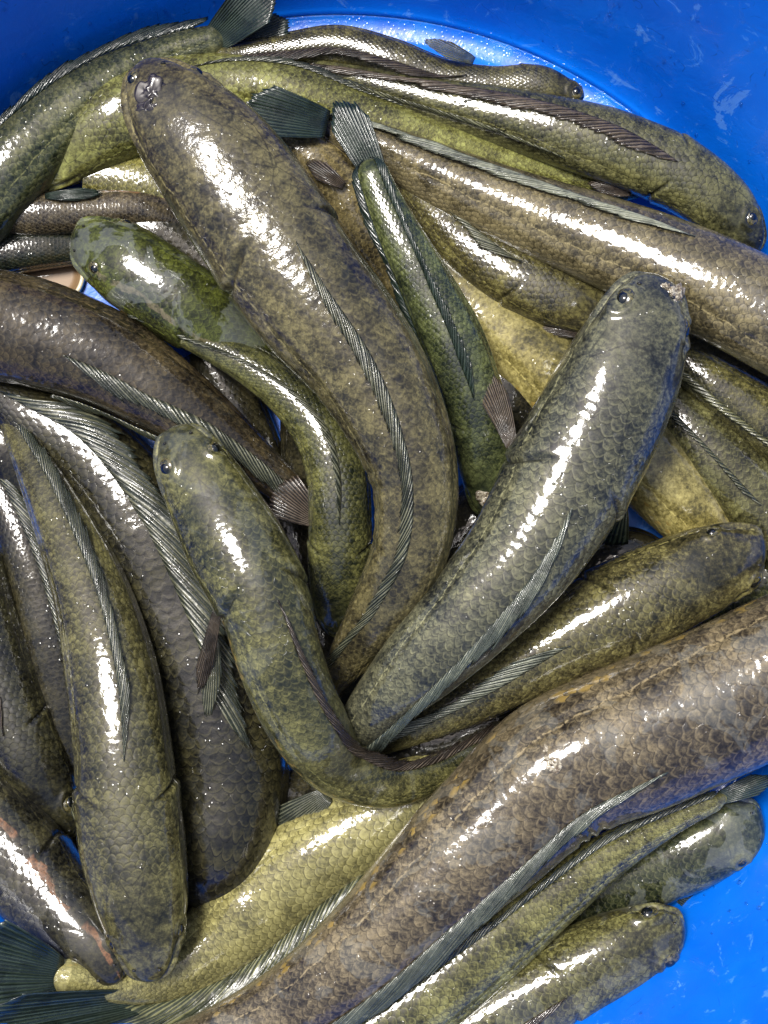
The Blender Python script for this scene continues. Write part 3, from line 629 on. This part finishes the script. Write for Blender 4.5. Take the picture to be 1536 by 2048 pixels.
fish('green fish with a thin back ridge curving down beside the big brown fish',
     [(690, 1275, 115, 0, 0), (686, 1255, 118, 34, 0), (678, 1205, 128, 54, 0), (677, 1130, 160, 64, 0), (680, 1040, 182, 66, .0), (674, 950, 192, 64, -.1), (648, 872, 195, 60, -.2), (588, 798, 192, 50, -.2), (498, 732, 190, 40, -.1), (400, 684, 188, 28, 0), (310, 645, 182, 16, 0), (250, 615, 170, 8, 0)],
     sk('ridge', GR, light=(.21, .21, .08), mid=(.088, .092, .042)), seed=24, eyes=[(692, 1240)], eye_r=11, hl=200,
     dors=[dict(s0=.28, s1=.97, h=14, lean=1, mat=F_blue, ray=13, erect=.4), dict(s0=.5, s1=.95, h=14, lean=-1, angle=-1.3, mat=F_olive, name='anal_fin')])
B_slender = fish('slender green fish in the centre, its squared tail fin pointing up',
     [(982, 1030, 150, 0, 0), (978, 1012, 152, 32, 0), (972, 950, 165, 52, 0), (958, 845, 195, 64, .0), (915, 705, 228, 68, .1), (852, 572, 248, 58, .0), (790, 455, 258, 47, -.2), (752, 370, 262, 38, -.3), (735, 318, 262, 34, -.3)],
     sk('slender', GR, light=(.20, .23, .10), mid=(.085, .105, .048), dark=(.025, .04, .028)), seed=25, hl=200, eyes=[],
     dors=[dict(s0=.34, s1=.97, h=16, lean=-1, mat=F_dark), dict(s0=.45, s1=.97, h=17, lean=1, angle=1.2, mat=F_dark, name='anal_fin')],
     fins=[dict(name='caudal_fin', base=(752, 352), tip=(676, 196), z0=262, z1=262, w0=46, w1=80, rays=12, mat=F_dark, bulge=4)])
fish('mottled olive fish with its blunt head pointing at the right edge',
     [(1530, 1098, 195, 0, 0), (1516, 1098, 198, 42, 0), (1475, 1112, 196, 70, 0), (1390, 1148, 194, 94, 0), (1262, 1208, 194, 101, .0), (1120, 1284, 196, 88, .05), (985, 1365, 196, 68, .1), (870, 1428, 186, 50, .1), (780, 1472, 160, 34, .2), (690, 1510, 110, 18, 0)],
     sk('mottled', OL, rip=.6, light=(.29, .265, .12), mid=(.115, .10, .048), blotch=.5), seed=26, eyes=[(1415, 1064), (1502, 1165)], eye_r=15, hl=330,
     dors=[dict(s0=.46, s1=.97, h=32, lean=-1, mat=F_pale, erect=.3)])
fish('fish under the huge brown fish, its slender tail reaching the blue wall',
     [(600, 2160, 240, 90, .3), (730, 2070, 240, 96, .35), (860, 1975, 238, 94, .4), (985, 1882, 235, 82, .4), (1110, 1788, 232, 64, .5), (1230, 1702, 232, 46, .6), (1350, 1638, 238, 28, .6), (1455, 1592, 242, 17, .5)],
     sk('slimtail', OL, rip=.6, light=(.34, .33, .14), mid=(.17, .16, .06), dark=(.05, .052, .03)), head=False, seed=27,
     dors=[dict(s0=.28, s1=.97, h=22, lean=1, mat=F_blue)],
     fins=[dict(name='caudal_fin', base=(1440, 1596), tip=(1545, 1556), z0=242, z1=246, w0=26, w1=44, rays=10, mat=F_dark)])
# ---- top layer
fish('long upright olive fish at the left with its head at the bottom',
     [(300, 1964, 250, 0, 0), (299, 1950, 250, 34, 0), (297, 1900, 250, 64, 0), (282, 1790, 246, 97, -.02), (262, 1660, 236, 108, -.05), (248, 1510, 236, 100, -.12), (228, 1360, 218, 95, -.2), (188, 1200, 190, 80, -.25), (138, 1075, 165, 64, -.3), (84, 960, 140, 47, -.35), (38, 872, 120, 30, -.3), (5, 800, 100, 16, 0)],
     sk('upright', OL, rip=.55, light=(.22, .205, .095), mid=(.098, .090, .044), dark=(.042, .042, .024), blotch=.35), seed=28, eyes=[(232, 1882), (372, 1850)], eye_r=14, hl=370,
     dors=[dict(s0=.36, s1=.97, h=34, lean=-1, mat=F_blue)],
     fins=[dict(base=(165, 1665), tip=(148, 1600), z0=190, z1=170, w0=10, w1=24, rays=7, mat=F_olive)])
fish('curled olive fish bent like a hook, smooth head at the top',
     [(352, 852, 285, 0, 0), (356, 866, 288, 40, 0), (376, 914, 294, 70, 0), (418, 990, 300, 90, .05), (476, 1100, 314, 101, .1), (530, 1208, 330, 95, .3), (562, 1322, 330, 90, .45), (612, 1440, 300, 82, .55), (680, 1528, 235, 68, .6), (775, 1566, 205, 50, .6), (865, 1548, 175, 35, .6), (945, 1502, 145, 24, .5), (1010, 1460, 110, 14, 0)],
     sk('curled', OL, rip=.35, light=(.24, .23, .10), mid=(.110, .108, .050), dark=(.042, .052, .036), yellow=.8, wet=.7, blotch=.3), seed=29, eyes=[(340, 942), (436, 902)], eye_r=17, hl=360,
     dors=[dict(s0=.34, s1=.97, h=30, lean=1, mat=F_brown, erect=.3)],
     fins=[dict(base=(436, 1215), tip=(398, 1388), z0=280, z1=235, w0=16, w1=34, rays=9, mat=F_brown, rnd=.3),
           dict(base=(428, 1260), tip=(416, 1436), z0=225, z1=232, w0=14, w1=44, rays=9, mat=F_blue, rnd=.5, name='pelvic_fin')])
B_huge = fish('huge brown fish with large clear scales, the biggest in the basin',
     [(1900, 1230, 250, 120, .0), (1740, 1270, 262, 145, .1), (1600, 1322, 262, 152, .15), (1480, 1382, 262, 155, .2), (1290, 1466, 266, 154, .35), (1110, 1546, 270, 148, .45), (985, 1655, 276, 138, .5), (872, 1765, 284, 124, .5), (738, 1898, 290, 108, .5), (600, 2005, 280, 92, .5), (430, 2095, 270, 78, .5), (200, 2170, 190, 60, .5)],
     sk('huge', BR, light=(.30, .24, .165), mid=(.135, .108, .080), dark=(.045, .035, .034), scale_line=.7, yellow=.55, wet=.8, blotch=.6), head=False, seed=30,
     dors=[dict(s0=.33, s1=.95, h=56, lean=1, mat=F_pale, ray=14, slant=1.8)])
B_central = fish('big brown fish on top, dark snout near the upper left corner',
     [(292, 120, 320, 0, 0), (298, 138, 322, 42, 0), (322, 186, 328, 82, .0), (366, 246, 326, 112, .1), (437, 330, 322, 131, .15), (520, 446, 322, 137, .2), (610, 577, 330, 135, .2), (735, 735, 345, 117, .1), (803, 868, 352, 101, .0), (830, 972, 350, 88, -.05), (820, 1097, 330, 80, -.05), (768, 1210, 290, 68, -.1), (712, 1295, 240, 50, -.35), (668, 1362, 180, 30, -.6), (640, 1420, 110, 16, 0)],
     sk('central', BR, rip=2.0, light=(.27, .235, .125), mid=(.125, .108, .060), dark=(.038, .033, .030), scale_line=.45), seed=31, eyes=[(273, 175), (402, 150)], eye_r=14, hl=440,
     dors=[dict(s0=.31, s1=.98, h=30, lean=-1, mat=F_blue, ray=13)])
B_grey = fish('big mottled grey fish with a whitish crust on its rounded snout',
     [(1318, 552, 325, 0, 0), (1312, 568, 327, 50, 0), (1290, 622, 328, 88, .0), (1240, 752, 318, 124, .05), (1150, 930, 318, 132, .1), (1052, 1096, 330, 119, .2), (946, 1220, 334, 101, .35), (842, 1324, 318, 84, .5), (755, 1412, 270, 60, .7), (690, 1490, 180, 36, .6)],
     sk('grey', GY, rip=.5, light=(.27, .265, .18), mid=(.115, .118, .095), dark=(.022, .028, .040), scale_line=.75, blotch=.95), seed=32, eyes=[(1238, 603), (1374, 668)], eye_r=19, hl=430,
     dors=[dict(s0=.42, s1=.97, h=50, lean=1, mat=F_pale, erect=.2)],
     fins=[dict(base=(1024, 900), tip=(984, 735), z0=290, z1=250, w0=16, w1=60, rays=12, mat=F_brown, rnd=.3, bend=-12),
           dict(base=(1240, 1005), tip=(1195, 1085), z0=270, z1=170, w0=30, w1=110, rays=12, mat=F_dark, rnd=.3)])

def crust_mat():
    N = NT('crust'); co = N.n('ShaderNodeTexCoord').outputs['Object']; f = N.noise(co, 420, 5, .8)
    N.put(N.b.inputs['Base Color'], N.mix(N.ramp(f, .42, .60), (.12, .085, .05), (.62, .56, .42))); N.b.inputs['Roughness'].default_value = .45
    N.b.inputs['Coat Weight'].default_value = .6; N.put(N.b.inputs['Normal'], N.bump(f, .0022, 1.0)); return N.m
M_crust = crust_mat()
def crust(b, x, y, rad, mat=None, seed=1):
    s_, f = b.locate(x, y); phi = float(np.clip(np.sign(f)*np.arcsin(min(abs(f), .985)**(2.25/2)), -1.3, 1.3))
    c = b.point(np.array([s_]), np.array([phi]), -rad[2]*.35)[0]; P, T, R, U, hw, o, hf = b.frame(np.array([s_]))
    blob('crust', c, rad, mat or M_crust, b.root, R[0]*sin(phi)+U[0]*cos(phi), 24, 36, .9, seed)
crust(B_grey, 1345, 600, (23, 17, 7)); crust(B_grey, 1322, 584, (9, 8, 5), None, 3)
M_scab = simple('dark_scab', (.022, .017, .017), .35, .8)
crust(B_central, 314, 204, (27, 24, 5), M_scab, 12); crust(B_central, 300, 232, (14, 20, 4), M_scab, 13)
crust(B_slender, 978, 985, (24, 20, 7), None, 5)
crust(B_huge, 1085, 1502, (14, 22, 4), None, 8)

lid_c = W(104, 548, 12)
lid = thing('round_lid', 'tan disc with a cream rim on the blue floor between fish at the left', 'lid', (lid_c[0], lid_c[1], 4))
lathe('disc', [(.5, 12), (40, 12), (56, 11), (57, 5)], simple('tan_board', (.24, .15, .075), .5, .3), lid, 64, lid_c)
lathe('edge_band', [(57, 5), (57, 15), (59, 18), (64, 18), (66, 15), (66, 4)], simple('cream_plastic', (.62, .55, .38), .35, .5), lid, 64, lid_c)

# water beads and specks of slime clinging to the wet plastic wall (too many and too small to count)
VV, FF = [], []; rd = np.random.RandomState(11)
prof = np.array([(976, -6), (980, 10), (990, 40), (1010, 100), (1040, 190), (1085, 330), (1125, 460)], float)
cx = [(rd.uniform(0, 2*pi), rd.uniform(5, 330)) for _ in range(16)]
for i in range(420):
    a, z = cx[rd.randint(16)] if i % 3 else (rd.uniform(0, 2*pi), rd.uniform(2, 400))
    a += rd.normal(0, .09); z = float(np.clip(z+rd.normal(0, 35), 2, 440)); R_ = np.interp(z, prof[:, 1], prof[:, 0]); dR = (np.interp(z+5, prof[:, 1], prof[:, 0])-R_)/5
    rr = 1.5+rd.gamma(1.6, 1.1); nrm = np.array([-cos(a), -sin(a), dR]); nrm /= np.linalg.norm(nrm)
    t1 = np.array([-sin(a), cos(a), 0]); t2 = np.cross(nrm, t1); c = np.array([BC[0]+R_*cos(a), BC[1]+R_*sin(a), z]); st = rd.uniform(.9, 1.8)
    base = len(VV); ring = 8
    for k, (q, h) in enumerate(((1.0, -.15), (.85, .30), (.45, .52))):
        for j in range(ring):
            b_ = 2*pi*j/ring; VV.append(c+rr*q*(cos(b_)*t1+st*sin(b_)*t2)+nrm*rr*h)
    VV.append(c+nrm*rr*.58)
    for k in range(2):
        for j in range(ring): FF.append((base+k*ring+j, base+k*ring+(j+1) % ring, base+(k+1)*ring+(j+1) % ring, base+(k+1)*ring+j))
    for j in range(0, ring, 2): FF.append((base+2*ring+j, base+2*ring+(j+1) % ring, base+2*ring+(j+2) % ring, base+3*ring))
N = NT('water'); N.b.inputs['Base Color'].default_value = (1, 1, 1, 1); N.b.inputs['Transmission Weight'].default_value = 1; N.b.inputs['IOR'].default_value = 1.33; N.b.inputs['Roughness'].default_value = .02
wd = mesh_np('water_beads', np.array(VV), np.array(FF), N.m, None); wd['kind'] = 'stuff'; wd['label'] = 'small water beads clinging to the blue basin wall'; wd['category'] = 'water'
